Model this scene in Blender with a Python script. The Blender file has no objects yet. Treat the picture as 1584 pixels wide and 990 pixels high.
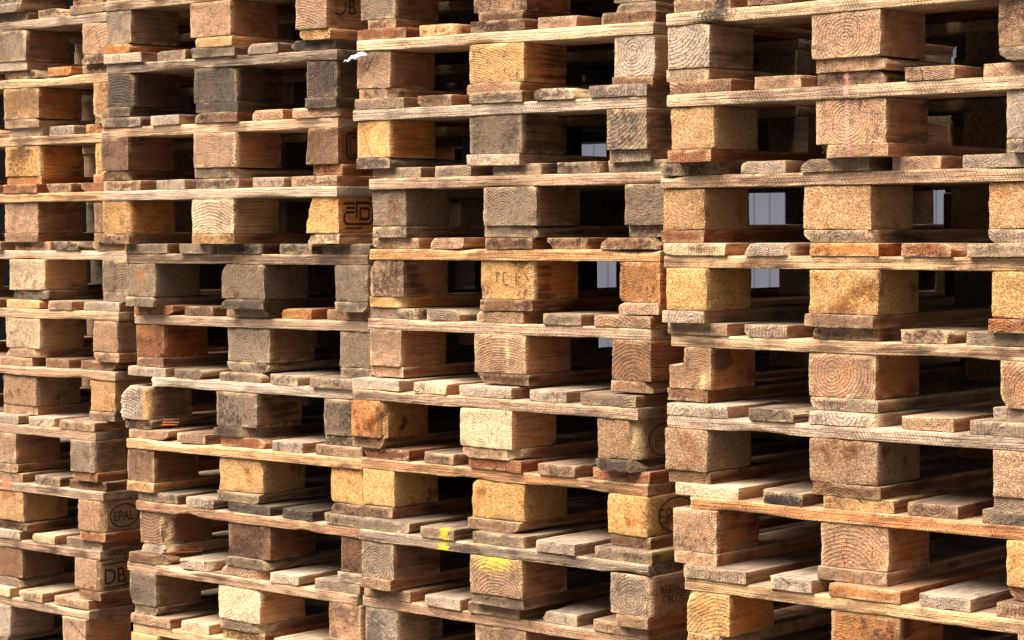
import bpy, math, random
import numpy as np
from mathutils import Vector, Matrix, noise

SC = bpy.context.scene
COL = SC.collection
PITCH, T, H = 0.152, 0.0235, 0.0805       # pallet pitch, board thickness, block height
KG = 7                                    # index of the lowest pallet in each stack

# ---------------------------------------------------------------- camera
cam_d = bpy.data.cameras.new('camera')
cam = bpy.data.objects.new('camera', cam_d)
COL.objects.link(cam)
cam_d.sensor_width = 36.0
cam_d.lens = 3341.3 / 1584 * 36.0
cam_d.clip_start, cam_d.clip_end = 0.05, 500
cam.matrix_world = (Matrix.Translation((2.5163, -3.2769, KG * PITCH + 0.030))
                    @ Matrix.Rotation(0.7276, 4, 'Z') @ Matrix.Rotation(math.pi / 2 - 0.0425, 4, 'X')
                    @ Matrix.Rotation(-0.0054, 4, 'Z'))
SC.camera = cam

# ---------------------------------------------------------------- sky, sun, exposure
SUN_EL, SUN_AZ = math.radians(55), math.radians(200)     # azimuth clockwise from +Y
w = bpy.data.worlds.new('World')
SC.world = w
w.use_nodes = True
nt = w.node_tree
nt.nodes.clear()
wo = nt.nodes.new('ShaderNodeOutputWorld')
bg = nt.nodes.new('ShaderNodeBackground')
sky = nt.nodes.new('ShaderNodeTexSky')
sky.sky_type = 'NISHITA'
sky.sun_disc = False
sky.sun_elevation = SUN_EL
sky.sun_rotation = SUN_AZ
sky.air_density = 0.7
sky.dust_density = 0.4
hs = nt.nodes.new('ShaderNodeHueSaturation')              # overcast: nearly colourless cloud light
hs.inputs['Saturation'].default_value = 0.12
nt.links.new(sky.outputs[0], hs.inputs['Color'])
nt.links.new(hs.outputs[0], bg.inputs[0])
nt.links.new(bg.outputs[0], wo.inputs[0])
bg.inputs[1].default_value = 0.05
sd = bpy.data.lights.new('sun', 'SUN')
sd.energy = 5.0
sd.angle = math.radians(48)
sd.color = (1.0, 0.94, 0.87)
sun = bpy.data.objects.new('sun', sd)
COL.objects.link(sun)
tosun = Vector((math.sin(SUN_AZ) * math.cos(SUN_EL), math.cos(SUN_AZ) * math.cos(SUN_EL), math.sin(SUN_EL)))
sun.rotation_euler = tosun.to_track_quat('Z', 'Y').to_euler()
sun.location = tosun * 20
SC.view_settings.view_transform = 'Standard'
SC.view_settings.look = 'None'
SC.view_settings.exposure = 1.62
SC.view_settings.gamma = 1.0
SC.cycles.max_bounces = 4
SC.cycles.use_adaptive_sampling = True
SC.cycles.adaptive_threshold = 0.03
SC.cycles.diffuse_bounces = 3
SC.cycles.use_denoising = True

# ---------------------------------------------------------------- material helpers
class Nodes:
    def __init__(self, name):
        self.m = bpy.data.materials.new(name)
        self.m.use_nodes = True
        self.t = self.m.node_tree
        self.t.nodes.clear()
        self.out = self.t.nodes.new('ShaderNodeOutputMaterial')
        self.b = self.t.nodes.new('ShaderNodeBsdfPrincipled')
        self.t.links.new(self.b.outputs[0], self.out.inputs[0])
    def put(self, sock, v):
        if isinstance(v, bpy.types.NodeSocket):
            self.t.links.new(v, sock)
        elif v is not None:
            if hasattr(sock.default_value, '__len__') and not hasattr(v, '__len__'):
                v = (v,) * len(sock.default_value)
            if hasattr(v, '__len__') and len(v) == 3 and len(sock.default_value) == 4:
                v = (*v, 1)
            sock.default_value = v
    def math(self, op, a, b=None, c=None, clamp=False):
        n = self.t.nodes.new('ShaderNodeMath')
        n.operation = op
        n.use_clamp = clamp
        for s, v in zip(n.inputs, (a, b, c)):
            self.put(s, v)
        return n.outputs[0]
    def vec(self, op, a, b=None):
        n = self.t.nodes.new('ShaderNodeVectorMath')
        n.operation = op
        self.put(n.inputs[0], a)
        if b is not None:
            self.put(n.inputs[1], b)
        return n.outputs['Value'] if op in ('LENGTH', 'DOT_PRODUCT') else n.outputs[0]
    def attr(self, name, vec=False):
        n = self.t.nodes.new('ShaderNodeAttribute')
        n.attribute_type = 'OBJECT'
        n.attribute_name = name
        return n.outputs['Color' if vec == 'c' else 'Vector' if vec else 'Fac']
    def geo(self, name):
        n = self.t.nodes.new('ShaderNodeAttribute')
        n.attribute_type = 'GEOMETRY'
        n.attribute_name = name
        return n.outputs['Fac']
    def sep(self, v):
        n = self.t.nodes.new('ShaderNodeSeparateXYZ')
        self.put(n.inputs[0], v)
        return n.outputs
    def comb(self, x, y, z):
        n = self.t.nodes.new('ShaderNodeCombineXYZ')
        for s, v in zip(n.inputs, (x, y, z)):
            self.put(s, v)
        return n.outputs[0]
    def noise(self, v, scale, detail=3, rough=.55, col=False):
        n = self.t.nodes.new('ShaderNodeTexNoise')
        self.put(n.inputs['Vector'], v)
        n.inputs['Scale'].default_value = scale
        n.inputs['Detail'].default_value = detail
        n.inputs['Roughness'].default_value = rough
        return n.outputs[1 if col else 0]
    def vor(self, v, scale, feature='F1', rnd=1):
        n = self.t.nodes.new('ShaderNodeTexVoronoi')
        n.feature = feature
        self.put(n.inputs['Vector'], v)
        n.inputs['Scale'].default_value = scale
        n.inputs['Randomness'].default_value = rnd
        return n.outputs
    def ramp(self, f, a, b, lo=0., hi=1., smooth=True):
        n = self.t.nodes.new('ShaderNodeMapRange')
        n.interpolation_type = 'SMOOTHSTEP' if smooth else 'LINEAR'
        for s, v in zip(n.inputs, (f, a, b, lo, hi)):
            self.put(s, v)
        return n.outputs[0]
    def mix(self, f, a, b, mode='MIX'):
        n = self.t.nodes.new('ShaderNodeMix')
        n.data_type = 'RGBA'
        n.blend_type = mode
        self.put(n.inputs[0], f)
        self.put(n.inputs[6], a)
        self.put(n.inputs[7], b)
        return n.outputs[2]
    def scale(self, c, f):
        n = self.t.nodes.new('ShaderNodeVectorMath')
        n.operation = 'SCALE'
        self.put(n.inputs[0], c)
        self.put(n.inputs['Scale'], f)
        return n.outputs[0]
    def coord(self):
        n = self.t.nodes.new('ShaderNodeTexCoord')
        return n.outputs['Object'], n.outputs['Normal']
    def bump(self, h, strength, dist):
        n = self.t.nodes.new('ShaderNodeBump')
        self.put(n.inputs['Height'], h)
        n.inputs['Strength'].default_value = strength
        n.inputs['Distance'].default_value = dist
        return n.outputs[0]

def spray(N, P, col, seedv, coarse):
    """sprayed paint or scorch mark, placed by per-object properties"""
    d = N.vec('DIVIDE', N.vec('SUBTRACT', P, N.attr('mark_at', True)), N.attr('mark_size', True))
    l = N.math('ADD', N.vec('LENGTH', d), N.math('MULTIPLY', N.math('ADD', N.math('MULTIPLY', N.math('SUBTRACT', seedv, .5), 1.5), N.math('SUBTRACT', coarse, .5)), 1.5))
    f = N.math('MULTIPLY', N.ramp(l, .25, 1.1, 1, 0), .88)
    return N.mix(f, col, N.attr('mark_colour', 'c'))

def wood_material():
    N = Nodes('sawn_wood')
    P, nrm = N.coord()
    seed = N.attr('seed')
    S = N.vec('ADD', P, N.comb(seed, N.math('MULTIPLY', seed, 1.7), N.math('MULTIPLY', seed, .6)))
    x, y, z = N.sep(P)[0:3]
    pith = N.sep(N.attr('pith', True))
    # growth rings about a pith line along local Y
    lowv = N.vec('MULTIPLY', S, (9, 1.6, 9))
    wob = N.math('MULTIPLY', N.math('SUBTRACT', N.noise(lowv, 1.0, 2), .5), .030)
    qx = N.math('SUBTRACT', x, pith[0])
    qz = N.math('SUBTRACT', z, pith[2])
    r = N.math('SQRT', N.math('ADD', N.math('MULTIPLY', qx, qx), N.math('MULTIPLY', qz, qz)))
    r = N.math('ADD', r, wob)
    ph = N.math('FRACT', N.math('MULTIPLY', r, N.attr('rings')))
    late = N.math('MULTIPLY', N.ramp(ph, .25, .86), N.ramp(ph, .9, 1.0, 1, 0))
    wide = N.noise(N.comb(N.math('MULTIPLY', r, 38), 0, seed), 1.0, 1)
    # fibre
    fib = N.noise(N.vec('MULTIPLY', S, (420, 9, 420)), 1.0, 1, .6)
    fib2 = N.noise(N.vec('MULTIPLY', S, (110, 3, 110)), 1.0, 2, .6)
    fine = N.noise(S, 200, 3, .7)
    blotch = N.noise(S, 30, 3, .6)
    big = N.noise(S, 9, 2, .55)
    end = N.ramp(N.math('ABSOLUTE', N.sep(nrm)[1]), .55, .9)
    # radial drying cracks on the sawn ends
    ang = N.math('ARCTAN2', qz, qx)
    an = N.math('ADD', ang, N.math('MULTIPLY', N.math('SUBTRACT', fine, .5), .35))
    cr = N.math('ABSOLUTE', N.math('SINE', N.math('ADD', N.math('MULTIPLY', an, .5), N.math('MULTIPLY', seed, 7))))
    crw = N.math('DIVIDE', N.math('MULTIPLY', N.attr('crack'), .0006), N.math('MAXIMUM', r, .004))
    crack = N.math('MULTIPLY', N.math('LESS_THAN', cr, crw), end)
    # knots along the faces
    kv = N.vor(N.vec('MULTIPLY', S, (9, 5, 9)), 1.0)
    kc = N.sep(kv['Color'])[0]
    kr = N.math('MULTIPLY', N.ramp(kc, .72, 1.0), .24)
    knot = N.math('MULTIPLY', N.ramp(N.math('SUBTRACT', kr, kv['Distance']), -.03, .05), N.math('SUBTRACT', 1, end))
    # colour
    tint = N.attr('tint', 'c')
    grey = N.attr('grey')
    dark = N.mix(1.0, tint, (.50, .36, .25), 'MULTIPLY')
    rs = N.math('MULTIPLY', late, N.math('ADD', .30, N.math('MULTIPLY', wide, .75)))
    rs = N.math('MULTIPLY', rs, N.math('ADD', .38, N.math('MULTIPLY', end, .16)))
    c = N.mix(rs, tint, dark)
    fs = N.ramp(N.math('ADD', N.math('MULTIPLY', fib, .5), N.math('MULTIPLY', fib2, .5)), .36, .62)
    c = N.mix(N.math('MULTIPLY', N.math('SUBTRACT', 1, fs), .42), c, N.mix(1.0, c, (.55, .42, .32), 'MULTIPLY'))
    mott = N.noise(N.vec('MULTIPLY', S, (46, 13, 46)), 1.0, 3, .6)
    c = N.mix(N.math('MULTIPLY', N.ramp(mott, .50, .70), .55), c, N.mix(1.0, c, (1.22, .90, .60), 'MULTIPLY'))
    c = N.mix(N.math('MULTIPLY', N.ramp(mott, .50, .30), .75), c, N.mix(1.0, c, (.50, .44, .40), 'MULTIPLY'))
    # fresher orange wood on planed faces, grey patina on sawn ends and weathered patches
    fresh = N.mix(1.0, c, (1.12, .67, .33), 'MULTIPLY')
    top = N.ramp(N.sep(nrm)[2], .5, .9)
    flank = N.math('SUBTRACT', N.math('SUBTRACT', 1, end), top, clamp=True)
    c = N.mix(N.math('MULTIPLY', N.math('MULTIPLY', flank, N.attr('planed')), N.ramp(blotch, .3, .7, .45, 1.0)), c, fresh)
    lum = N.vec('DOT_PRODUCT', c, (.35, .45, .2))
    gcol = N.scale(N.comb(1.24, .93, .68), lum)
    gm = N.math('MULTIPLY', N.math('ADD', grey, N.math('MULTIPLY', top, .5), clamp=True), N.ramp(N.math('ADD', N.math('MULTIPLY', big, .6), N.math('MULTIPLY', blotch, .4)), .30, .62, .45, 1.0))
    c = N.mix(gm, c, gcol)
    # pale rubbed fibres and dirt
    c = N.mix(N.math('MULTIPLY', N.ramp(fine, .54, .72), .50), c, N.mix(1.0, c, (1.55, 1.5, 1.42), 'MULTIPLY'))
    c = N.mix(N.math('MULTIPLY', N.ramp(fine, .46, .28), .75), c, N.mix(1.0, c, (.45, .38, .32), 'MULTIPLY'))
    st = N.math('MULTIPLY', N.attr('dirt'), N.ramp(N.math('ADD', N.math('MULTIPLY', big, .55), N.math('MULTIPLY', fib2, .45)), .46, .60))
    c = N.mix(st, c, N.mix(1.0, c, (.30, .25, .22), 'MULTIPLY'))
    chk = N.noise(N.vec('MULTIPLY', S, (240, 60, 34)), 1.0, 1, .5)
    chk = N.math('MULTIPLY', N.math('MULTIPLY', N.ramp(chk, .62, .70), end), N.ramp(mott, .42, .56))
    c = N.mix(N.math('MULTIPLY', chk, .7), c, N.mix(1.0, c, (.30, .24, .20), 'MULTIPLY'))
    c = N.mix(N.math('MULTIPLY', knot, .8), c, (.10, .042, .018))
    wear = N.math('MULTIPLY', N.geo('wear'), N.ramp(N.math('ADD', N.math('MULTIPLY', fine, .6), N.math('MULTIPLY', blotch, .4)), .34, .54))
    raw = N.mix(.6, tint, (.78, .54, .28))
    c = N.mix(N.math('MULTIPLY', wear, N.ramp(lum, .02, .16, .3, .9)), c, raw)
    # saw kerf marks (boards with a rough sawn edge)
    kerf = N.math('SINE', N.math('MULTIPLY', N.math('ADD', N.math('ADD', y, N.math('MULTIPLY', z, .45)), N.math('MULTIPLY', big, .02)), 980))
    kf = N.math('MULTIPLY', N.ramp(kerf, .15, .95), N.math('MULTIPLY', N.attr('saw'), N.ramp(blotch, .4, .6)))
    c = N.mix(N.math('MULTIPLY', kf, .45), c, N.mix(1.0, c, (.5, .42, .36), 'MULTIPLY'))
    c = N.mix(N.math('MULTIPLY', crack, .8), c, (.035, .020, .011))
    c = spray(N, P, c, fine, blotch)
    N.put(N.b.inputs['Base Color'], c)
    N.put(N.b.inputs['Roughness'], .82)
    N.put(N.b.inputs['Specular IOR Level'], .22)
    h = N.math('MULTIPLY', late, N.math('ADD', .10, N.math('MULTIPLY', end, .32)))
    h = N.math('ADD', h, N.math('MULTIPLY', fs, .45))
    h = N.math('ADD', h, N.math('MULTIPLY', fine, 1.1))
    h = N.math('SUBTRACT', h, N.math('MULTIPLY', kf, .5))
    h = N.math('SUBTRACT', h, N.math('MULTIPLY', crack, 1.5))
    N.put(N.b.inputs['Normal'], N.bump(h, 1.0, .0030))
    return N.m

def chip_material():
    N = Nodes('pressed_chipboard')
    P, nrm = N.coord()
    seed = N.attr('seed')
    S = N.vec('ADD', P, N.comb(seed, N.math('MULTIPLY', seed, 1.7), N.math('MULTIPLY', seed, .6)))
    warp = N.scale(N.vec('SUBTRACT', N.noise(S, 120, 1, col=True), (.5, .5, .5)), .010)
    W = N.vec('ADD', S, warp)
    v1 = N.vor(N.vec('MULTIPLY', W, (290, 400, 520)), 1.0)
    v2 = N.vor(N.vec('MULTIPLY', W, (640, 520, 460)), 1.0)
    c1 = N.sep(v1['Color'])
    c2 = N.sep(v2['Color'])
    big = N.noise(S, 18, 3, .6)
    fine = N.noise(S, 420, 1, .6)
    tint = N.attr('tint', 'c')
    lo = N.mix(1.0, tint, (.74, .60, .45), 'MULTIPLY')
    hi = N.mix(1.0, tint, (1.28, 1.28, 1.24), 'MULTIPLY')
    f = N.math('ADD', N.math('MULTIPLY', c1[0], .55), N.math('MULTIPLY', c2[1], .45))
    c = N.mix(N.ramp(f, .18, .5), lo, tint)
    c = N.mix(N.ramp(f, .5, .85), c, hi)
    gap = N.ramp(N.math('MAXIMUM', v1['Distance'], N.math('MULTIPLY', v2['Distance'], .9)), .55, .85)
    c = N.mix(N.math('MULTIPLY', gap, .42), c, N.mix(1.0, tint, (.36, .24, .15), 'MULTIPLY'))
    c = N.mix(N.math('MULTIPLY', N.ramp(fine, .45, .3), .5), c, lo)
    lum = N.vec('DOT_PRODUCT', c, (.35, .45, .2))
    gcol = N.scale(N.comb(1.24, .93, .68), lum)
    gm = N.math('MULTIPLY', N.attr('grey'), N.ramp(big, .32, .6, .4, 1.0))
    c = N.mix(gm, c, gcol)
    st = N.math('MULTIPLY', N.attr('dirt'), N.ramp(big, .54, .70))
    c = N.mix(st, c, N.mix(1.0, c, (.35, .27, .22), 'MULTIPLY'))
    c = N.mix(N.math('MULTIPLY', N.ramp(big, .50, .66), .45), c, N.mix(1.0, c, (1.18, .84, .50), 'MULTIPLY'))
    wear = N.math('MULTIPLY', N.geo('wear'), N.ramp(f, .35, .65))
    c = N.mix(N.math('MULTIPLY', wear, .6), c, N.mix(.6, tint, (.80, .58, .30)))
    c = spray(N, P, c, fine, big)
    N.put(N.b.inputs['Base Color'], c)
    N.put(N.b.inputs['Roughness'], .88)
    N.put(N.b.inputs['Specular IOR Level'], .18)
    h = N.math('ADD', N.math('MULTIPLY', f, 1.0), N.math('MULTIPLY', fine, .6))
    h = N.math('SUBTRACT', h, N.math('MULTIPLY', gap, .8))
    N.put(N.b.inputs['Normal'], N.bump(h, 1.0, .0030))
    return N.m

def plain_material(name, col, rough, nscale=20, amount=.25, bump=.0):
    N = Nodes(name)
    P, _ = N.coord()
    n = N.noise(P, nscale, 5, .6)
    c = N.mix(N.ramp(n, .3, .7), tuple(v * (1 - amount) for v in col), tuple(min(1, v * (1 + amount)) for v in col))
    N.put(N.b.inputs['Base Color'], c)
    N.put(N.b.inputs['Roughness'], rough)
    N.put(N.b.inputs['Specular IOR Level'], .25 if rough < .95 else 0.0)
    if bump:
        N.put(N.b.inputs['Normal'], N.bump(n, .6, bump))
    return N.m

WOOD, CHIP = wood_material(), chip_material()
BURNT = plain_material('burnt_brand', (.035, .018, .010), .8, 300, .5)
BURNT_SOFT = plain_material('faded_brand', (.085, .042, .022), .85, 300, .6)
SHRED = plain_material('pale_wood_shred', (.62, .52, .36), .8, 200, .25)
PLASTIC = plain_material('torn_white_film', (.66, .64, .60), .5, 160, .08, .001)
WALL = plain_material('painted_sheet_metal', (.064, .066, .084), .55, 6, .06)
GROUND = plain_material('yard_concrete', (.075, .072, .066), .9, 3, .25, .004)

# ---------------------------------------------------------------- geometry helpers
def nz(p, s, k):
    return noise.noise(Vector((p[0] * s + k, p[1] * s - k * .7, p[2] * s + k * 1.3)))

def loops(n, r, length, dense=None):
    a = [0.0, r] + [r + (length - 2 * r) * i / n for i in range(1, n)] + [length - r, length]
    return a

def box_mesh(name, sx, sy, sz, mat, seed=0, ns=(6, 6, 5), r=.003, amp=.0009, cuts=(), bites=(), ys=None, ragged=.0012, notch=None):
    """box x:[-sx/2,sx/2] y:[0,sy] z:[0,sz] with worn, uneven edges; cuts=(nx,ny,nz,d[,roughness]) planes, bites=(edge,yc,half,depth)"""
    xs = loops(ns[0], r, sx)
    zs = loops(ns[2], r, sz)
    ys = ys or loops(ns[1], r, sy)
    idx, vs, fs = {}, [], []
    nx, ny, nzz = len(xs) - 1, len(ys) - 1, len(zs) - 1
    def v(i, j, k):
        q = idx.get((i, j, k))
        if q is None:
            q = idx[(i, j, k)] = len(vs)
            vs.append((xs[i] - sx / 2, ys[j], zs[k]))
        return q
    for i in range(nx):
        for j in range(ny):
            fs.append((v(i, j, 0), v(i, j + 1, 0), v(i + 1, j + 1, 0), v(i + 1, j, 0)))
            fs.append((v(i, j, nzz), v(i + 1, j, nzz), v(i + 1, j + 1, nzz), v(i, j + 1, nzz)))
    for i in range(nx):
        for k in range(nzz):
            fs.append((v(i, 0, k), v(i + 1, 0, k), v(i + 1, 0, k + 1), v(i, 0, k + 1)))
            fs.append((v(i, ny, k), v(i, ny, k + 1), v(i + 1, ny, k + 1), v(i + 1, ny, k)))
    for j in range(ny):
        for k in range(nzz):
            fs.append((v(0, j, k), v(0, j, k + 1), v(0, j + 1, k + 1), v(0, j + 1, k)))
            fs.append((v(nx, j, k), v(nx, j + 1, k), v(nx, j + 1, k + 1), v(nx, j, k + 1)))
    hx, out, wear = sx / 2, [], []
    for p in vs:
        x, y, z = p
        rr = r * (1.0 + 1.1 * nz(p, 38, seed))
        rr = max(.0006, rr) * 1.25
        q = [min(max(x, -hx + rr), hx - rr), min(max(y, rr), sy - rr), min(max(z, rr), sz - rr)]
        d = [x - q[0], y - q[1], z - q[2]]
        nd = sum(abs(t) > 1e-9 for t in d)
        fr = 0.0 if nd < 2 else max(0.0, .45 + .9 * nz(p, 45, seed + 21))
        if nd > 1:
            l = math.sqrt(d[0] ** 2 + d[1] ** 2 + d[2] ** 2)
            x, y, z = q[0] + d[0] / l * rr, q[1] + d[1] / l * rr, q[2] + d[2] / l * rr
        x += amp * (nz(p, 14, seed + 3) + .5 * nz(p, 60, seed + 9)) * 1.3
        z += amp * (nz(p, 11, seed + 5) + .5 * nz(p, 60, seed + 11))
        y += ragged * (nz(p, 40, seed + 7) + .7 * nz(p, 120, seed + 17)) * (1.3 if p[1] < .01 else .5)
        for (e, yc, hw, dp) in bites:
            c = dp * max(0, 1 - ((y - yc) / hw) ** 2) * (1 + .5 * nz(p, 50, seed))
            ex = hx - x if e[0] > 0 else x + hx
            ez = sz - z if e[1] > 0 else z
            if ex + ez < c:
                t = (c - ex - ez) / 2
                x -= t * e[0]
                z -= t * e[1]
                fr = max(fr, .75)
        for c in cuts:
            s = c[0] * x + c[1] * y + c[2] * z - c[3]
            rg = c[4] if len(c) > 4 else .0025
            s += rg * nz((x, y, z), 55, seed + 2) + rg * .6 * nz((x, y, z), 150, seed + 4)
            if s > 0:
                x -= c[0] * s
                y -= c[1] * s
                z -= c[2] * s
                fr = max(fr, min(1.0, .55 + s * 60))
        if notch and x < notch[0] and z > notch[1]:
            a, b = notch[0] - x, z - notch[1]
            jit = .004 * nz(p, 70, seed + 8)
            if a < b:
                x, z = notch[0] + jit, notch[1] + b - a
            else:
                x, z = notch[0] - (a - b), notch[1] + jit
            fr = 1.0
        out.append((x, y, z))
        wear.append(min(1.0, fr))
    me = bpy.data.meshes.new(name)
    me.from_pydata(out, [], fs)
    me.materials.append(mat)
    at = me.attributes.new('wear', 'FLOAT', 'POINT')
    at.data.foreach_set('value', wear)
    me.polygons.foreach_set('use_smooth', [True] * len(fs))
    me.set_sharp_from_angle(angle=math.radians(38))
    me.update()
    return me

def make(name, me, parent=None, loc=(0, 0, 0), rot=(0, 0, 0)):
    o = bpy.data.objects.new(name, me)
    COL.objects.link(o)
    o.parent = parent
    o.location = loc
    o.rotation_euler = rot
    return o

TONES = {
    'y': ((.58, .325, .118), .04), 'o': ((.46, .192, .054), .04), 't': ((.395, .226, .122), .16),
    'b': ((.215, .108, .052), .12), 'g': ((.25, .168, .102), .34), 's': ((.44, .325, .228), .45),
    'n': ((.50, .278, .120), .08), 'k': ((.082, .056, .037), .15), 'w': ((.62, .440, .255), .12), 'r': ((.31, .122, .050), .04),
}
FAR = (9.0, 9.0, 9.0)
def look(o, tone, rnd, sx, sz, crack=1.0, saw=0.0):
    (a, b, c), g = TONES[tone]
    j = rnd.uniform(.86, 1.14)
    q = rnd.uniform(.94, 1.06)
    o['tint'] = [a * j, b * j * math.sqrt(q), c * j * q]
    o['grey'] = min(1.0, max(0.0, g + rnd.uniform(-.12, .15)))
    o['pith'] = [rnd.uniform(-.55, .55) * sx, 0.0, rnd.choice([rnd.uniform(-.4, 1.2) * sz, rnd.uniform(-1.6, -.3) * sz, rnd.uniform(.2, .9) * sz])]
    o['rings'] = rnd.choice([rnd.uniform(130, 220), rnd.uniform(220, 380), rnd.uniform(300, 480)])
    o['seed'] = rnd.uniform(0, 40)
    o['crack'] = crack * rnd.choice([0, 0, 0, .5, 1.0])
    o['dirt'] = rnd.choice([.2, .5, .8, 1.0])
    o['saw'] = saw
    o['planed'] = 1.0
    o['mark_at'] = list(FAR)
    o['mark_size'] = [1.0, 1.0, 1.0]
    o['mark_colour'] = [0.0, 0.0, 0.0]

# shared meshes for pieces deep inside the stacks
SHARED = {}
def shared(kind, *dims):
    k = (kind,) + dims
    if k not in SHARED:
        SHARED[k] = box_mesh(kind, *dims, CHIP if kind == 'chip_block' else WOOD, 5, (1, 1, 1), .002, .0, ragged=0)
    return SHARED[k]

DECK_X = ((.0725, .145), (.2365, .1), (.4, .145), (.5635, .1), (.7275, .145))
BLOCK_X = ((.05, .1), (.4, .145), (.75, .1))
LONG_Y = [0, .003, .012, .03, .06, .10, .16, .25, .38, .55, .8, 1.05, 1.197, 1.2]

def pallet(x, y, z, yaw, blocks, stringer, deck, bottom, seed, special=None):
    """800 x 1200 four-way pallet: 5 deck boards, 3 stringer boards, 9 blocks, 3 bottom boards; returns root and its front pieces"""
    rnd = random.Random(seed)
    special = special or {}
    root = bpy.data.objects.new('wooden_pallet', None)
    COL.objects.link(root)
    root.location = (x, y, z)
    root.rotation_euler = (0, 0, yaw)
    root.empty_display_size = .1
    F = {}
    def wane(sx):
        out = []
        for e in ((1, 1), (-1, 1), (1, -1), (-1, -1)):
            if rnd.random() < .16:
                out.append((e, rnd.choice([0.0, rnd.uniform(0, .3)]), rnd.uniform(.06, .5), rnd.uniform(.006, .020)))
        return out
    for i, (cx, wd) in enumerate(BLOCK_X):           # bottom boards, along the depth
        key = 'bottom%d' % i
        sp = special.get(key, {})
        cuts = list(sp.get('cuts', ()))
        if not cuts and rnd.random() < .22:          # bevelled corner
            s = rnd.choice([-1, 1])
            cuts = [(s * .78, -.62, 0, .78 * wd / 2 - rnd.uniform(.008, .02))]
        me = box_mesh('bottom_board', wd, 1.2, T, WOOD, seed + i, (8, 0, 3), .0014, .0006, cuts, wane(wd), LONG_Y, .0016)
        o = make('bottom_board', me, root, (cx + rnd.uniform(-.006, .006) + sp.get('dx', 0), rnd.uniform(-.007, .007) + sp.get('dy', 0), sp.get('dz', 0)),
                 (0, rnd.uniform(-.008, .008) + sp.get('roll', 0), rnd.uniform(-.004, .004)))
        look(o, bottom[i], rnd, wd, T)
        F[key] = o
    for j, by in enumerate((0.0, .5275, 1.055)):     # blocks
        for i, (cx, wd) in enumerate(BLOCK_X):
            if j == 0:
                ty, tone = blocks[2 * i], blocks[2 * i + 1]
                key = 'block%d' % i
                sp = special.get(key, {})
                cuts = list(sp.get('cuts', ()))
                for s_ in (-1, 1):
                    if not sp.get('cuts') and rnd.random() < .22:
                        cuts.append((s_ * .72, -.69, 0, .72 * wd / 2 - rnd.uniform(.001, .005), .0018))
                    if not sp.get('cuts') and rnd.random() < .16:      # broken corner
                        q = Vector((s_ * rnd.uniform(.4, 1), -rnd.uniform(.4, 1), rnd.choice([-1, 1]) * rnd.uniform(.3, 1))).normalized()
                        cz = H if q.z > 0 else 0
                        cuts.append((q.x, q.y, q.z, q.x * s_ * wd / 2 + q.z * cz - rnd.uniform(.003, .012), .004))
                chip = ty == 'c'
                amp = sp.get('amp', .0013 if chip else .0008)
                me = box_mesh('block', wd, .145, H, CHIP if chip else WOOD, seed + 31 + i, (12, 10, 9), .0030 if chip else .0016, amp,
                              cuts, (), None, .0022 if chip else .0016, sp.get('notch'))
                o = make('block', me, root, (cx + rnd.uniform(-.003, .003) + sp.get('dx', 0), rnd.uniform(-.006, .004) + sp.get('dy', 0), T + .0003),
                         (0, 0, rnd.uniform(-.025, .025) + sp.get('yaw', 0)))
                F[key] = o
            else:
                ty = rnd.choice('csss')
                tone = rnd.choice('bkbgbrk')  # inner blocks get darker tones, putting the shade of the gaps into colour
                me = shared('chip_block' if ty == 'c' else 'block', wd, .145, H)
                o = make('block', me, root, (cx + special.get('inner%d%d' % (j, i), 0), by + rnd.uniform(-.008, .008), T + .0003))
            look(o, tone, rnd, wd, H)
    for j, by in enumerate((0.0, .5275, 1.055)):     # stringer boards, across
        if j == 0:
            sp = special.get('stringer', {})
            bites = []
            for _ in range(rnd.choice([0, 1, 1, 2])):
                bites.append(((1, rnd.choice([-1, -1, 1])), rnd.uniform(.02, .78), rnd.uniform(.03, .12), rnd.uniform(.005, .012)))
            bites += list(sp.get('bites', ()))
            yy = loops(34, .003, .8)
            me = box_mesh('stringer_board', .145, .8, T, WOOD, seed + 51, (4, 0, 4), .0018, .0006, sp.get('cuts', ()), bites, yy, .0016)
            dxs = rnd.uniform(-.006, .006)
            o = make('stringer_board', me, root, (dxs + sp.get('dx', 0), .0725 + rnd.uniform(-.007, .003) + sp.get('dy', 0), T + H + .0006 + sp.get('dz', 0)),
                     (0, 0, -math.pi / 2 + rnd.uniform(-.004, .004)))
            tone = stringer
            F['stringer'] = o
        else:
            o = make('stringer_board', shared('stringer_board', .145, .8, T), root, (0, by + .0725, T + H + .0006), (0, 0, -math.pi / 2))
            tone = rnd.choice('tbbgt')
        look(o, tone, rnd, .145, T, 0, rnd.choice([0, .4, 1, 1]))
        o['planed'] = rnd.choice([0.0, .15, .35])
        o['grey'] = min(1.0, o['grey'] + rnd.choice([.05, .2, .4]))
        o['tint'] = [.75 * a + .25 * b for a, b in zip(o['tint'], (.40, .255, .155))]
    for i, (cx, wd) in enumerate(DECK_X):            # deck boards, along the depth
        key = 'deck%d' % i
        sp = special.get(key, {})
        cuts = list(sp.get('cuts', ()))
        if not cuts and rnd.random() < .2:
            s = rnd.choice([-1, 1])
            cuts = [(s * .8, -.6, 0, .8 * wd / 2 - rnd.uniform(.004, .014))]
        me = box_mesh('deck_board', wd + rnd.uniform(-.004, .003), 1.2, T, WOOD, seed + 71 + i, (8, 0, 3), .0014, .0006, cuts, wane(wd), LONG_Y, .0016)
        o = make('deck_board', me, root, (cx + rnd.uniform(-.010, .010) * (0 if i in (0, 4) else 1) + sp.get('dx', 0),
                                          rnd.uniform(-.009, .009) + sp.get('dy', 0), 2 * T + H + .0009 + sp.get('dz', 0)),
                 (0, rnd.uniform(-.008, .008) + sp.get('roll', 0), rnd.uniform(-.006, .006)))
        look(o, deck[i], rnd, wd, T)
        F[key] = o
    return root, F

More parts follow.
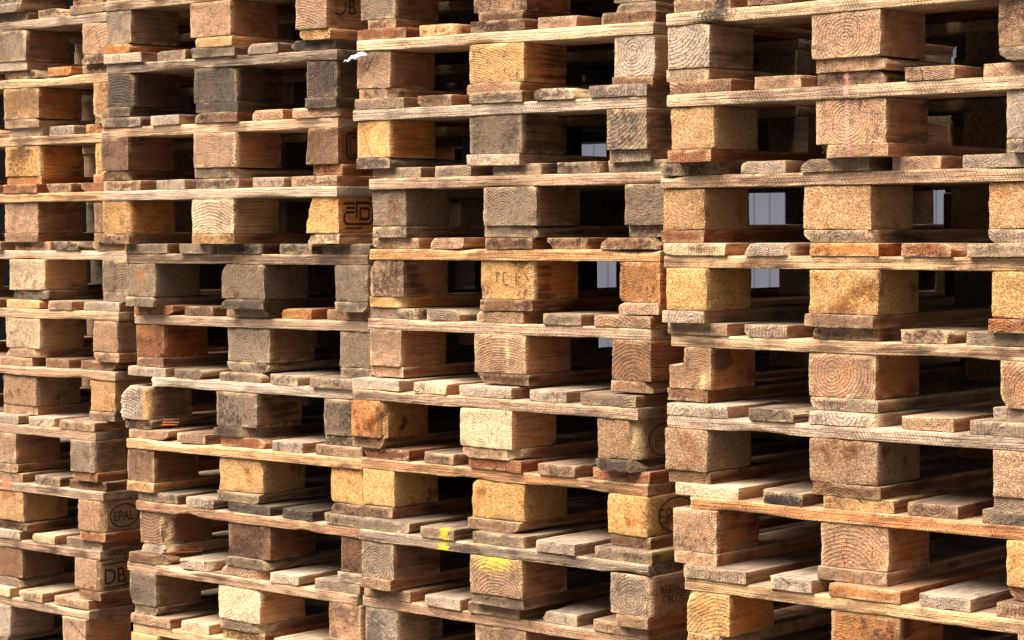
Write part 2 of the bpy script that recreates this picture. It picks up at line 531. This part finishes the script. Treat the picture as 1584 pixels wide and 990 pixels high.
def mark(o, at, size, colour):
    o['mark_at'], o['mark_size'], o['mark_colour'] = list(at), list(size), list(colour)

# ---------------------------------------------------------------- setting
gm = bpy.data.meshes.new('ground')
gm.from_pydata([(-60, -60, 0), (60, -60, 0), (60, 60, 0), (-60, 60, 0)], [], [(0, 1, 2, 3)])
gm.materials.append(GROUND)
g = make('ground', gm, None, (0, 0, -.003))
g['kind'] = 'structure'

def corrugated_wall():
    vs, fs = [], []
    x, i = -5.25, 0
    pts = []
    while x < 2.0:
        for dx, dy in ((0, 0), (.052, 0), (.060, .005), (.076, .005), (.084, 0)):
            pts.append((x + dx, dy))
        x += .09
    n = len(pts)
    for (px, py) in pts:
        for zz in (0.0, 4.2):
            vs.append((px, py, zz))
    for (px, py) in pts:
        for zz in (0.0, 4.2):
            vs.append((px, .06, zz))
    for a in range(n - 1):
        fs.append((2 * a, 2 * a + 2, 2 * a + 3, 2 * a + 1))
        fs.append((2 * n + 2 * a, 2 * n + 2 * a + 1, 2 * n + 2 * a + 3, 2 * n + 2 * a + 2))
    me = bpy.data.meshes.new('sheet_metal_wall')
    me.from_pydata(vs, [], fs)
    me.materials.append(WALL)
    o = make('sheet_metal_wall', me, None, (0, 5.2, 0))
    o['label'] = 'pale lilac grey ribbed metal wall glimpsed through the gaps in the pallets'
    o['category'] = 'wall'
corrugated_wall()
# added box, coloured near-black so the far openings show only darkness
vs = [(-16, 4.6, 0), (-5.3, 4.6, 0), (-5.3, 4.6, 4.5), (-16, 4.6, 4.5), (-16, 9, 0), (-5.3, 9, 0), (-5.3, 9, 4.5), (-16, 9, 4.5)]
me = bpy.data.meshes.new('added_dark_backdrop')
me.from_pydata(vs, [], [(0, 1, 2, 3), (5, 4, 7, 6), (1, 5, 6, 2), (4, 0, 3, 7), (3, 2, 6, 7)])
me.materials.append(plain_material('backdrop_darkness', (.004, .0035, .003), 1.0, 8, .3))
o = make('added_dark_backdrop', me)
o['label'] = 'added black backdrop behind the left stacks, standing in for darkness in the openings'
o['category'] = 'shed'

# ---------------------------------------------------------------- the four stacks
POSE = {
1: {-6: (-2.687, 0.110, 0.010), -5: (-2.661, 0.092, 0.028), -4: (-2.675, .100, .020), -3: (-2.671, .106, .022), -2: (-2.638, .106, .033), -1: (-2.644, .111, .036), 0: (-2.638, .112, .016), 1: (-2.622, .115, .039),
    2: (-2.643, .111, .015), 3: (-2.666, .110, .028), 4: (-2.698, .080, .019), 5: (-2.673, .075, .026), 6: (-2.692, .077, .024), 7: (-2.719, .066, .011)},
2: {-6: (-1.760, 0.040, 0.000), -5: (-1.734, 0.022, 0.018), -4: (-1.748, .030, .01), -3: (-1.750, .022, -.012), -2: (-1.745, .021, .014), -1: (-1.751, .012, .038), 0: (-1.745, .009, .028), 1: (-1.684, .031, .046),
    2: (-1.700, .068, .033), 3: (-1.725, .055, .020), 4: (-1.711, .044, .036), 5: (-1.679, .053, .008), 6: (-1.712, .048, .016), 7: (-1.705, .050, .018)},
3: {-6: (-0.907, 0.060, 0.010), -5: (-0.881, 0.042, 0.028), -4: (-.895, .05, .02), -3: (-.898, .062, .026), -2: (-.889, .040, .032), -1: (-.889, .034, .024), 0: (-.859, .053, .026), 1: (-.876, .065, .005),
    2: (-.892, .073, -.012), 3: (-.912, .037, .005), 4: (-.898, .051, .005), 5: (-.868, .019, .007), 6: (-.892, .053, .005), 7: (-.89, .05, .01)},
4: {-5: (-0.007, 0.010, -0.006), -4: (0.019, -0.008, 0.012), -3: (.005, 0., .004), -2: (.010, -.018, -.005), -1: (.017, -.021, .016), 0: (-.036, .022, -.001), 1: (-.018, .004, .009), 2: (-.028, .037, -.028),
    3: (-.010, .004, -.002), 4: (.014, -.007, .017), 5: (.053, -.021, -.006), 6: (.050, -.015, .004), 7: (.03, 0., .0)},
}
# stack, row: blocks (type+tone x3), stringer tone, deck tones, bottom tones
SPEC = {
4: {-5: ('sgstct', 'g', 'gtgbt', 'tgb'), -4: ('ctsgst', 't', 'tbtgt', 'gtt'), -3: ('stctst', 't', 'tgtbt', 'tgt'),
    -2: ('ssstst', 'w', 'tbttt', 'wtg'), -1: ('cnstss', 'w', 'btbtt', 'rtg'), 0: ('cncncn', 't', 'gsgts', 'rgg'), 1: ('cycycy', 'y', 'wsorg', 'str'),
    2: ('ststst', 'w', 'tgttg', 'bgs'), 3: ('ctctct', 's', 'sgstg', 'bbg'), 4: ('ststcy', 'o', 'wgybg', 'ttb'), 5: ('sysoct', 'y', 'gsosb', 'ytt'),
    6: ('stctst', 't', 'gtkgt', 'tgt'), 7: ('sgstsb', 't', 'tgtgt', 'gtb')},
3: {-6: ('sgstct', 'g', 'gtgbt', 'tgb'), -5: ('ctsgst', 't', 'tbtgt', 'gtt'), -4: ('stctst', 't', 'tgtbt', 'tgt'),
    -3: ('sgstsg', 't', 'tbgtg', 'tbg'), -2: ('stsyss', 'w', 'rybtb', 'ttb'), -1: ('sysgsg', 's', 'gtgss', 'gsg'), 0: ('cgsgsg', 't', 'ggggg', 'ggg'),
    1: ('stsyso', 'y', 'ttbbb', 'ybt'), 2: ('ststsb', 't', 'ggtgt', 'tbb'), 3: ('coswct', 't', 'swssg', 'btk'),
    4: ('cycycy', 'o', 'rtrtr', 'btb'), 5: ('sgstsg', 'g', 'gggsg', 'tgt'), 6: ('ssstst', 't', 'tstst', 'tgt'), 7: ('stctsg', 'b', 'tgtgt', 'gtb')},
2: {-6: ('sgstct', 'g', 'gtgbt', 'tgb'), -5: ('ctsgst', 't', 'tbtgt', 'gtt'), -4: ('stctst', 't', 'tgtbt', 'tgt'),
    -3: ('sgstst', 't', 'tgttg', 'oyy'), -2: ('sksksk', 'g', 'sgggk', 'kkk'), -1: ('sbstsb', 'w', 'gsbtt', 'bgr'), 0: ('syswsy', 's', 'tsgst', 'tyw'),
    1: ('cgcgcg', 'b', 'ggkgg', 'gkg'), 2: ('srsgcg', 't', 'rbtot', 'bgg'), 3: ('sssgsg', 's', 'sggsg', 'bkg'), 4: ('sbcycy', 'y', 'ttrst', 'ygb'),
    5: ('sbsbsb', 't', 'gskkg', 'sgg'), 6: ('sgswst', 't', 'bstsg', 'ggt'), 7: ('syctst', 'y', 'twywg', 'tgb')},
1: {-6: ('sgstct', 'g', 'gtgbt', 'tgb'), -5: ('ctsgst', 't', 'tbtgt', 'gtt'), -4: ('stsgst', 't', 'tgtbt', 'tst'),
    -3: ('stsgst', 's', 'ttgtt', 'tst'), -2: ('stsnsn', 'y', 'bbbot', 'ttt'), -1: ('sysysy', 'y', 'rrsso', 'too'), 0: ('ststst', 'y', 'ttrtr', 'ttt'),
    1: ('stswsg', 'w', 'tgtgt', 'tgg'), 2: ('stswct', 'y', 'ttyts', 'ttt'), 3: ('ctctcn', 't', 'tttbb', 'ttt'), 4: ('ststsg', 't', 'tssst', 'ttr'),
    5: ('ctcnct', 't', 'ggtgb', 'tbr'), 6: ('cbcbct', 't', 'tsswg', 'tgb'), 7: ('stssst', 't', 'tgwwt', 'tgt')},
}
STACKNAME = {1: 'leftmost', 2: 'second', 3: 'third', 4: 'rightmost'}
LOOK = {  # rows above the picture edge are unseen, added to block the sky
(4, -5): 'topmost hidden pallet, well above the picture edge', (4, -4): 'hidden pallet, second above the picture edge',
(3, -6): 'topmost hidden pallet, well above the picture edge', (3, -5): 'hidden pallet, second above the picture edge',
(2, -6): 'topmost hidden pallet, well above the picture edge', (2, -5): 'hidden pallet, second above the picture edge',
(1, -6): 'topmost hidden pallet, well above the picture edge', (1, -5): 'hidden pallet, second above the picture edge',
(4, -3): 'brown pallet just above the picture edge', (4, -2): 'pallet with black scorch marks on its cross board, topmost',
(4, -1): 'pallet with a red sprayed line down its ringed middle block', (4, 0): 'pallet with three tan chipboard blocks on a dark ringed middle runner',
(4, 1): 'bright yellow chipboard-block pallet with a reddish deck board', (4, 2): 'pallet with broken left block and a slanting split right block',
(4, 3): 'dull tan chipboard-block pallet with strongly ringed grey deck boards', (4, 4): 'pallet with a boldly ringed orange middle block',
(4, 5): 'fresh orange-blocked pallet cut by the bottom edge', (4, 6): 'shadowed pallet just below the picture edge', (4, 7): 'lowest hidden pallet on the ground',
(3, -4): 'brown pallet just above the picture edge', (3, -3): 'grey-brown pallet cut by the top edge',
(3, -2): 'pallet with a cream cross board and torn white film at its left end', (3, -1): 'pallet with bright orange left block beside grey blocks',
(3, 0): 'wholly grey weathered pallet with five dull deck boards', (3, 1): 'honey pallet with faint stamped letters on its middle block',
(3, 2): 'tan ringed-block pallet with a brown right block', (3, 3): 'pallet with splintered orange left block and pale silvery deck boards',
(3, 4): 'bright yellow chipboard-block pallet with reddish deck boards', (3, 5): 'grey pallet splashed with yellow paint',
(3, 6): 'tan pallet with pale deck boards cut by the bottom edge', (3, 7): 'lowest hidden pallet on the ground',
(2, -4): 'brown pallet just above the picture edge', (2, -3): 'pallet with a burnt O and B, cut by the top edge',
(2, -2): 'almost black weathered pallet', (2, -1): 'pallet with saw-marked cream cross board over brown blocks', (2, 0): 'pallet with bright cream middle block and framed burnt emblem',
(2, 1): 'grey rough chipboard-block pallet', (2, 2): 'pallet with reddish left block and round-ringed grey middle block',
(2, 3): 'grey pallet with a smashed, fraying left block', (2, 4): 'pallet with yellow chipboard middle block beside a dark brown left block',
(2, 5): 'pallet with charcoal deck boards and a deeply ridged left block', (2, 6): 'pallet with a pale cream middle block above a splintered brown deck board',
(2, 7): 'fresh pale pallet cut by the bottom edge',
(1, -4): 'grey pallet cut by the top edge', (1, -3): 'grey pallet with a silvery cross board, topmost full one', (1, -2): 'orange-blocked pallet with an orange deck board',
(1, -1): 'freshest yellow pallet with smooth honey-coloured blocks', (1, 0): 'tan ringed-block pallet with a yellow cross board', (1, 1): 'pallet with whitish middle block and grey right block',
(1, 2): 'pallet with creamy middle block and rough ringed right block', (1, 3): 'orange-brown chipboard-block pallet', (1, 4): 'pallet with a grey rounded right block standing proud',
(1, 5): 'chipboard-block pallet with an oval EPAL brand', (1, 6): 'chipboard-block pallet with a DB brand', (1, 7): 'pallet with whitish deck boards cut by the bottom edge',
}
BLACK, RED, YELLOW = (.012, .011, .010), (.50, .22, .17), (.58, .42, .025)
SPECIAL = {
(4, 2): {'block0': {'notch': (-.014, .046), 'cuts': [(-.6, 0, .8, .090, .001)]}, 'block2': {'cuts': [(-.891, 0, -.454, .0082, .004), (-1, 0, 0, .022, .002)]},
         'bottom0': {'cuts': [(-.6, -.8, 0, .028, .012)]}},
(2, 0): {'block2': {'cuts': [(-.95, -.1, .31, .0525, .003)], 'amp': .0003}, 'bottom2': {'cuts': [(-.8, 0, .6, .042)]}, 'block0': {'cuts': [(.75, -.66, 0, .030, .002)]}},
(2, 3): {'block0': {'cuts': [(-.35, -.5, .79, .064, .009), (.75, -.66, 0, .030, .006), (-.7, -.7, 0, .035, .006)], 'dy': -.012}, 'stringer': {'cuts': [(0, -1, 0, -.105, .010)], 'dz': .001},
         'bottom1': {'cuts': [(.7, -.7, 0, .012, .003)]}},
(2, 5): {'block0': {'cuts': [(.80, -.60, 0, .022, .006)]}, 'bottom0': {'cuts': [(.75, -.66, 0, .022, .004)]}},
(2, 6): {'deck0': {'cuts': [(.72, -.69, 0, .020, .005)], 'dx': .004, 'dy': -.012}},
(3, 3): {'block0': {'cuts': [(.72, -.69, 0, .022, .006)]}, 'block2': {'cuts': [(.72, -.69, 0, .019, .0035)], 'amp': .0006}, 'bottom2': {'dx': -.006, 'dy': -.008, 'cuts': [(.8, -.6, 0, .022)]}},
(3, 1): {'inner12': .02, 'inner21': .03, 'block1': {'amp': .0004, 'cuts': [(.7, -.71, 0, .046, .001)]}}, (3, 4): {'block2': {'amp': .0005, 'cuts': [(.72, -.69, 0, .030, .002)]}},
(3, 5): {'block2': {'amp': .0004, 'cuts': [(.72, -.69, 0, .028, .003)]}},
(2, -3): {'block2': {'amp': .0003, 'cuts': [(.7, -.71, 0, .034, .001)]}}, (2, -1): {'inner22': .05, 'block2': {'amp': .0004, 'cuts': [(-.99, 0, .1, .046, .002)]}},
(1, 5): {'block2': {'amp': .0005, 'cuts': [(.72, -.69, 0, .026, .003)]}}, (1, 6): {'block2': {'amp': .0006, 'cuts': [(.72, -.69, 0, .028, .003)]}},
(1, 4): {'block2': {'cuts': [(.72, -.69, 0, .029, .002), (-.72, -.69, 0, .031, .002)], 'dy': -.014, 'amp': .002}},
(3, 0): {'inner12': .024, 'inner21': .065, 'inner22': -.085}, (3, -1): {'inner12': .03}, (4, 4): {'stringer': {'cuts': [(0, -1, 0, -.045, .003)]}},
(4, 1): {'stringer': {'dy': .006}, 'block1': {'yaw': .04}},
}
# uneven settling: rise in metres and sideways lean of single pallets
SETTLE = {(3, -4): (.006, .016), (3, -3): (.007, .018), (3, -2): (.008, .012), (3, -1): (.009, .003), (3, 0): (.011, .0), (3, 1): (.010, .0), (3, 2): (.009, .002), (3, 3): (.006, .003),
          (3, 4): (.006, .002), (3, 5): (.005, .001), (3, 6): (.003, 0), (2, -4): (.003, .014), (2, -3): (.003, .014), (2, -2): (.002, .010), (2, -1): (-.001, .001), (2, 0): (-.003, 0),
          (2, 1): (-.003, 0), (1, -4): (-.005, 0), (1, -3): (-.005, 0), (1, -2): (-.004, 0), (1, -1): (-.003, 0), (1, 1): (.002, 0), (4, 3): (-.002, -.004), (4, 4): (-.001, -.004)}
F = {}
for s in (1, 2, 3, 4):
    for k in sorted(POSE[s]):
        px, py, yaw = POSE[s][k]
        bl, stn, dk, bt = SPEC[s][k]
        root, parts = pallet(px, py, (KG - k) * PITCH, yaw, bl, stn, dk, bt, s * 1000 + (k + 10) * 13, SPECIAL.get((s, k)))
        rise, lean = SETTLE.get((s, k), (0, 0))
        root.location.z += rise
        root.rotation_euler = (0, lean, yaw)
        root['label'] = LOOK[(s, k)] + ', ' + STACKNAME[s] + ' stack'
        root['category'] = 'pallet'
        root['group'] = 'wooden pallets in four tall stacks'
        F[(s, k)] = parts

# ---------------------------------------------------------------- paint and scorch marks
mark(F[(4, -2)]['stringer'], (.07, .115, .012), (.08, .045, .05), BLACK)
mark(F[(4, -2)]['deck0'], (.055, 0, .012), (.022, .09, .05), BLACK)
mark(F[(4, -1)]['block1'], (-.008, 0, .04), (.005, .09, .3), RED)
mark(F[(4, -1)]['deck2'], (-.008, 0, .0), (.006, .09, .3), RED)
mark(F[(4, -1)]['stringer'], (.07, .395, .01), (.09, .006, .3), RED)
mark(F[(4, -1)]['bottom1'], (-.008, 0, .0), (.006, .09, .3), RED)
mark(F[(3, 4)]['bottom0'], FAR, (1, 1, 1), YELLOW)
mark(F[(3, 5)]['deck1'], (.022, 0, .012), (.020, .025, .03), YELLOW)
mark(F[(3, 5)]['stringer'], (.07, .255, .01), (.03, .022, .03), YELLOW)
mark(F[(3, 5)]['block1'], (.002, 0, .086), (.070, .03, .042), (.50, .37, .04))
mark(F[(3, 5)]['deck4'], (.072, .045, .012), (.03, .045, .03), (.22, .18, .05))
mark(F[(1, 5)]['stringer'], (.07, .40, .012), (.05, .016, .03), (.70, .13, .06))
mark(F[(4, 4)]['deck1'], (.0, 0, .008), (.075, .03, .012), BLACK)
mark(F[(3, 2)]['block1'], (.022, 0, .045), (.008, .03, .034), (.60, .43, .20))
mark(F[(2, 2)]['block0'], (-.01, 0, .062), (.05, .03, .02), (.36, .15, .04))
mark(F[(2, 1)]['block0'], (.0, 0, .052), (.02, .05, .022), (.42, .16, .04))
mark(F[(3, 3)]['block2'], (.040, .010, .044), (.010, .03, .045), (.80, .54, .25))
mark(F[(2, 3)]['block0'], (.038, .01, .035), (.014, .03, .06), (.48, .24, .07))
mark(F[(4, 2)]['block0'], (.032, 0, .020), (.013, .02, .022), (.62, .43, .18))
# big centred rings where the photograph shows them
for key, part, pith, rings, tint in (
        ((4, 4), 'block1', (-.02, 0, -.03), 130, None), ((4, -2), 'block1', (.0, 0, .035), 170, None), ((4, -1), 'block1', (-.008, 0, .045), 180, None),
        ((4, 2), 'block1', (-.02, 0, .045), 150, None), ((3, -2), 'block2', (-.005, 0, .05), 160, None), ((2, -2), 'block1', (-.01, 0, .05), 190, None),
        ((2, -1), 'block1', (-.015, 0, .045), 190, None), ((2, 2), 'block1', (-.005, 0, .045), 170, None), ((2, 5), 'block0', (-.01, 0, .13), 130, None),
        ((3, 3), 'block1', (-.01, 0, .05), 200, None), ((3, 5), 'block2', (0, 0, .035), 170, None), ((1, 0), 'block1', (-.01, 0, .05), 170, None),
        ((4, 0), 'bottom1', (0, 0, .001), 150, None), ((4, 3), 'deck2', (.0, 0, .026), 125, None), ((4, 3), 'deck0', (-.03, 0, -.004), 130, None),
        ((3, 5), 'block1', (0, 0, -.02), 150, None), ((3, 2), 'block2', (.0, 0, -.01), 130, None), ((3, -1), 'block2', (-.06, 0, .11), 120, None)):
    F[key][part]['pith'] = list(pith)
    F[key][part]['rings'] = float(rings)
    F[key][part]['crack'] = 0.0

# ---------------------------------------------------------------- brands burnt into the blocks
def ribbon(points, width, closed=False):
    P = [Vector(p) for p in points]
    n = len(P)
    vs, fs = [], []
    for i, p in enumerate(P):
        a = P[i - 1] if (i > 0 or closed) else p
        b = P[(i + 1) % n] if (i < n - 1 or closed) else p
        d1 = (p - a).normalized() if (p - a).length else (b - p).normalized()
        d2 = (b - p).normalized() if (b - p).length else d1
        t = (d1 + d2).normalized()
        nn = Vector((-t.y, t.x))
        m = width / 2 / max(.45, nn.dot(Vector((-d1.y, d1.x))))
        vs += [p + nn * m, p - nn * m]
    for i in range(n if closed else n - 1):
        j = (i + 1) % n
        fs.append((2 * i, 2 * i + 1, 2 * j + 1, 2 * j))
    return vs, fs

def text_shape(txt, size):
    cu = bpy.data.curves.new('t', 'FONT')
    cu.body = txt
    cu.size = size
    ob = bpy.data.objects.new('t', cu)
    COL.objects.link(ob)
    me = bpy.data.meshes.new_from_object(ob.evaluated_get(bpy.context.evaluated_depsgraph_get()))
    vs = [Vector((v.co.x, v.co.y)) for v in me.vertices]
    fs = [tuple(p.vertices) for p in me.polygons]
    bpy.data.objects.remove(ob)
    bpy.data.curves.remove(cu)
    bpy.data.meshes.remove(me)
    return vs, fs

def brand(block, shapes, face='side', mat=None, lift=.0013, wd=.1):
    """shapes: list of (vs2d, fs); u runs to the right as one reads the face, v up"""
    vs, fs = [], []
    for (a, b) in shapes:
        o = len(vs)
        for p in a:
            vs.append((wd / 2 + lift, p.x, p.y) if face == 'side' else (p.x, -lift, p.y))
        fs += [tuple(i + o for i in f) for f in b]
    me = bpy.data.meshes.new('brand_mark')
    me.from_pydata(vs, [], fs)
    me.materials.append(mat or BURNT)
    return make('brand_mark', me, block)

def moved(shape, du, dv, su=1, sv=1):
    return [Vector((p.x * su + du, p.y * sv + dv)) for p in shape[0]], shape[1]
def ellipse(cu, cv, a, b, wd, n=40):
    return ribbon([(cu + a * math.cos(2 * math.pi * i / n), cv + b * math.sin(2 * math.pi * i / n)) for i in range(n)], wd, True)
def rrect(u0, u1, v0, v1, r, wd):
    pts = []
    for (cx, cy, a0) in ((u1 - r, v0 + r, -90), (u1 - r, v1 - r, 0), (u0 + r, v1 - r, 90), (u0 + r, v0 + r, 180)):
        for q in range(5):
            a = math.radians(a0 + q * 22.5)
            pts.append((cx + r * math.cos(a), cy + r * math.sin(a)))
    return ribbon(pts, wd, True)

# O with a slanted bar and a B
b2 = F[(2, -3)]['block2']
arc1 = ribbon([(.038 + .020 * math.cos(math.radians(a)), .050 + .019 * math.sin(math.radians(a))) for a in range(60, 136, 12)], .004)
arc2 = ribbon([(.038 + .020 * math.cos(math.radians(a)), .050 + .019 * math.sin(math.radians(a))) for a in range(-125, 38, 12)], .004)
bar = ribbon([(.046, .063), (.056, .071)], .005)
brand(b2, [arc1, arc2, bar, moved(text_shape('B', .050), .064, .033, .92, 1)])
# framed emblem
b2 = F[(2, 0)]['block2']
brand(b2, [ribbon([(.016, .066), (.052, .066)], .0055), ribbon([(.024, .056), (.052, .056)], .0055),
           ribbon([(.052, .046), (.026, .046), (.020, .042), (.018, .036), (.018, .028), (.022, .022), (.030, .020), (.098, .020), (.106, .024), (.110, .032), (.110, .056), (.106, .064), (.098, .067), (.058, .067), (.058, .032)], .0055),
           ribbon([(.070, .032), (.070, .055), (.094, .055), (.098, .051), (.098, .034), (.092, .031), (.066, .031)], .0055),
           ribbon([(.022, .011), (.075, .011)], .0035)])
b2 = F[(2, -1)]['block2']
brand(b2, [rrect(.028, .118, .012, .068, .012, .006), rrect(.040, .106, .021, .059, .006, .004)])
b2 = F[(1, 5)]['block2']
brand(b2, [ellipse(.070, .040, .046, .029, .0032), moved(text_shape('EPAL', .036), .034, .027, .86, 1)])
b2 = F[(1, 6)]['block2']
brand(b2, [moved(text_shape('DB', .060), .012, .018, .95, .92), ribbon([(.012, .068), (.12, .070)], .003), ribbon([(.012, .009), (.12, .010)], .003)])
b2 = F[(3, 3)]['block2']
brand(b2, [ellipse(.090, .036, .052, .032, .0045), moved(text_shape('EPAL', .036), .056, .022, .80, 1)], mat=BURNT_SOFT)
b2 = F[(3, 4)]['block2']
brand(b2, [ellipse(.095, .038, .058, .034, .004), moved(text_shape('EPAL', .044), .036, .022, 1.0, 1)], mat=BURNT_SOFT)
b2 = F[(3, 5)]['block2']
brand(b2, [moved(text_shape('REEPA', .022), .030, .042, 1.1, 1), moved(text_shape('CBLOG', .022), .036, .024, 1.1, 1)])
b1 = F[(3, 1)]['block1']
brand(b1, [ribbon([(-.032, .056), (-.020, .056)], .0028), ribbon([(-.030, .055), (-.029, .036)], .002), ribbon([(-.002, .056), (-.008, .057), (-.011, .052), (-.011, .036), (-.006, .031), (.004, .031)], .0022),
           ribbon([(.024, .055), (.0245, .030)], .0022)], face='front', mat=BURNT_SOFT, lift=.0018)
b1 = F[(2, 4)]['block0']
brand(b1, [ribbon([(-.018, .066), (-.018, .020), (.004, .019)], .0018), ribbon([(.006, .068), (.006, .035)], .0015)], face='front', mat=BURNT_SOFT, lift=.0016)

# ---------------------------------------------------------------- splinters, shreds and the scrap of film
def strip(points, widths, thick, mat, name):
    """thin curled strip with thickness: points in 3-D, width varies"""
    vs, fs = [], []
    P = [Vector(p) for p in points]
    for i, p in enumerate(P):
        d = (P[min(i + 1, len(P) - 1)] - P[max(i - 1, 0)]).normalized()
        s = d.cross(Vector((0, 1, 0)))
        s = s.normalized() if s.length > 1e-4 else Vector((1, 0, 0))
        u = d.cross(s).normalized()
        hw = widths[i] / 2
        vs += [p + s * hw + u * thick, p - s * hw + u * thick, p - s * hw - u * thick, p + s * hw - u * thick]
    for i in range(len(P) - 1):
        for q in range(4):
            a, b = 4 * i + q, 4 * i + (q + 1) % 4
            fs.append((a, b, b + 4, a + 4))
    fs += [(0, 1, 2, 3), tuple(4 * (len(P) - 1) + q for q in (3, 2, 1, 0))]
    me = bpy.data.meshes.new(name)
    me.from_pydata(vs, [], fs)
    me.materials.append(mat)
    me.polygons.foreach_set('use_smooth', [True] * len(fs))
    return me

rnd = random.Random(5)
bk = F[(2, 3)]['block0']
for q in range(7):
    x0 = -.05 + rnd.uniform(-.004, .010)
    z0 = rnd.uniform(.030, .074)
    n = 6
    L = rnd.uniform(.022, .05)
    pts = [(x0 + .003 * math.sin(i * 1.3 + q), .012 - .012 * math.sin(i / n * 3) + rnd.uniform(-.003, .003), z0 - L * i / n + .003 * math.sin(i * 2 + q)) for i in range(n + 1)]
    make('splinter', strip(pts, [.0026 * (1 - i / (n + 1)) + .0008 for i in range(n + 1)], .0005, SHRED, 'splinter'), bk)
bk = F[(2, 5)]['block0']
for q in range(4):                                   # orange splinters torn from the corner
    pts = [(.030 + .004 * i, .004 + .018 * i, .012 + .015 * q + .002 * math.sin(i + q)) for i in range(6)]
    o = make('splinter', strip(pts, [.003, .005, .006, .005, .004, .002], .0012, WOOD, 'splinter'), bk)
    look(o, 'o', rnd, .01, .01)
bk = F[(2, 5)]['bottom0']
for q in range(3):
    pts = [(.030 + .012 * i, -.004 + .006 * q + .022 * i, .004 + .006 * q) for i in range(5)]
    o = make('splinter', strip(pts, [.003, .006, .007, .006, .002], .0014, WOOD, 'splinter'), bk)
    look(o, 'r', rnd, .01, .01)
bk = F[(2, 3)]['bottom0']
for q in range(3):
    pts = [(.010 + .014 * i, -.004 + .004 * q + .012 * i, .010 + .006 * q) for i in range(6)]
    o = make('splinter', strip(pts, [.003, .006, .007, .006, .004, .002], .0014, WOOD, 'splinter'), bk)
    look(o, 'o', rnd, .01, .01)

pp = POSE[3][-2]
film = bpy.data.objects.new('torn_plastic_film', None)
COL.objects.link(film)
film.location = (pp[0], pp[1] - .012, (KG + 2) * PITCH + T + H - .003)
film.rotation_euler = (0, 0, pp[2])
film['label'] = 'scrap of torn white plastic film hanging from the left end of a cream cross board'
film['category'] = 'plastic scrap'
vs, fs = [], []
NU, NV = 14, 8
for i in range(NU + 1):
    t = i / NU
    wdt = .0048 * (math.sin(math.pi * min(1, t * .92 + .08)) ** .7) + .0012
    for j in range(NV):
        a = 2 * math.pi * j / NV
        rr = wdt * (1 + .45 * noise.noise(Vector((t * 9, math.cos(a) * 1.6, math.sin(a) * 1.6))))
        vs.append((-.004 + .048 * t, .6 * rr * math.cos(a), rr * math.sin(a) + .003 * t - .002 * math.sin(t * 7)))
for i in range(NU):
    for j in range(NV):
        a, b = i * NV + j, i * NV + (j + 1) % NV
        fs.append((a, b, b + NV, a + NV))
fs += [tuple(range(NV))[::-1], tuple(NU * NV + j for j in range(NV))]
me = bpy.data.meshes.new('crumpled_film')
me.from_pydata(vs, [], fs)
me.materials.append(PLASTIC)
me.polygons.foreach_set('use_smooth', [True] * len(fs))
make('crumpled_film', me, film)
for (a, b, c) in ((-.026, -.010, 0), (-.018, -.012, .004), (-.012, -.004, .008)):
    pts = [(a * (1 - i / 5) + .006 * i / 5, -.004 * math.sin(i), b * (1 - i / 5) + .002 * math.sin(i * 2 + c * 300)) for i in range(6)]
    make('film_strand', strip(pts, [.0008, .0016, .002, .0022, .0026, .003], .0004, PLASTIC, 'film_strand'), film)
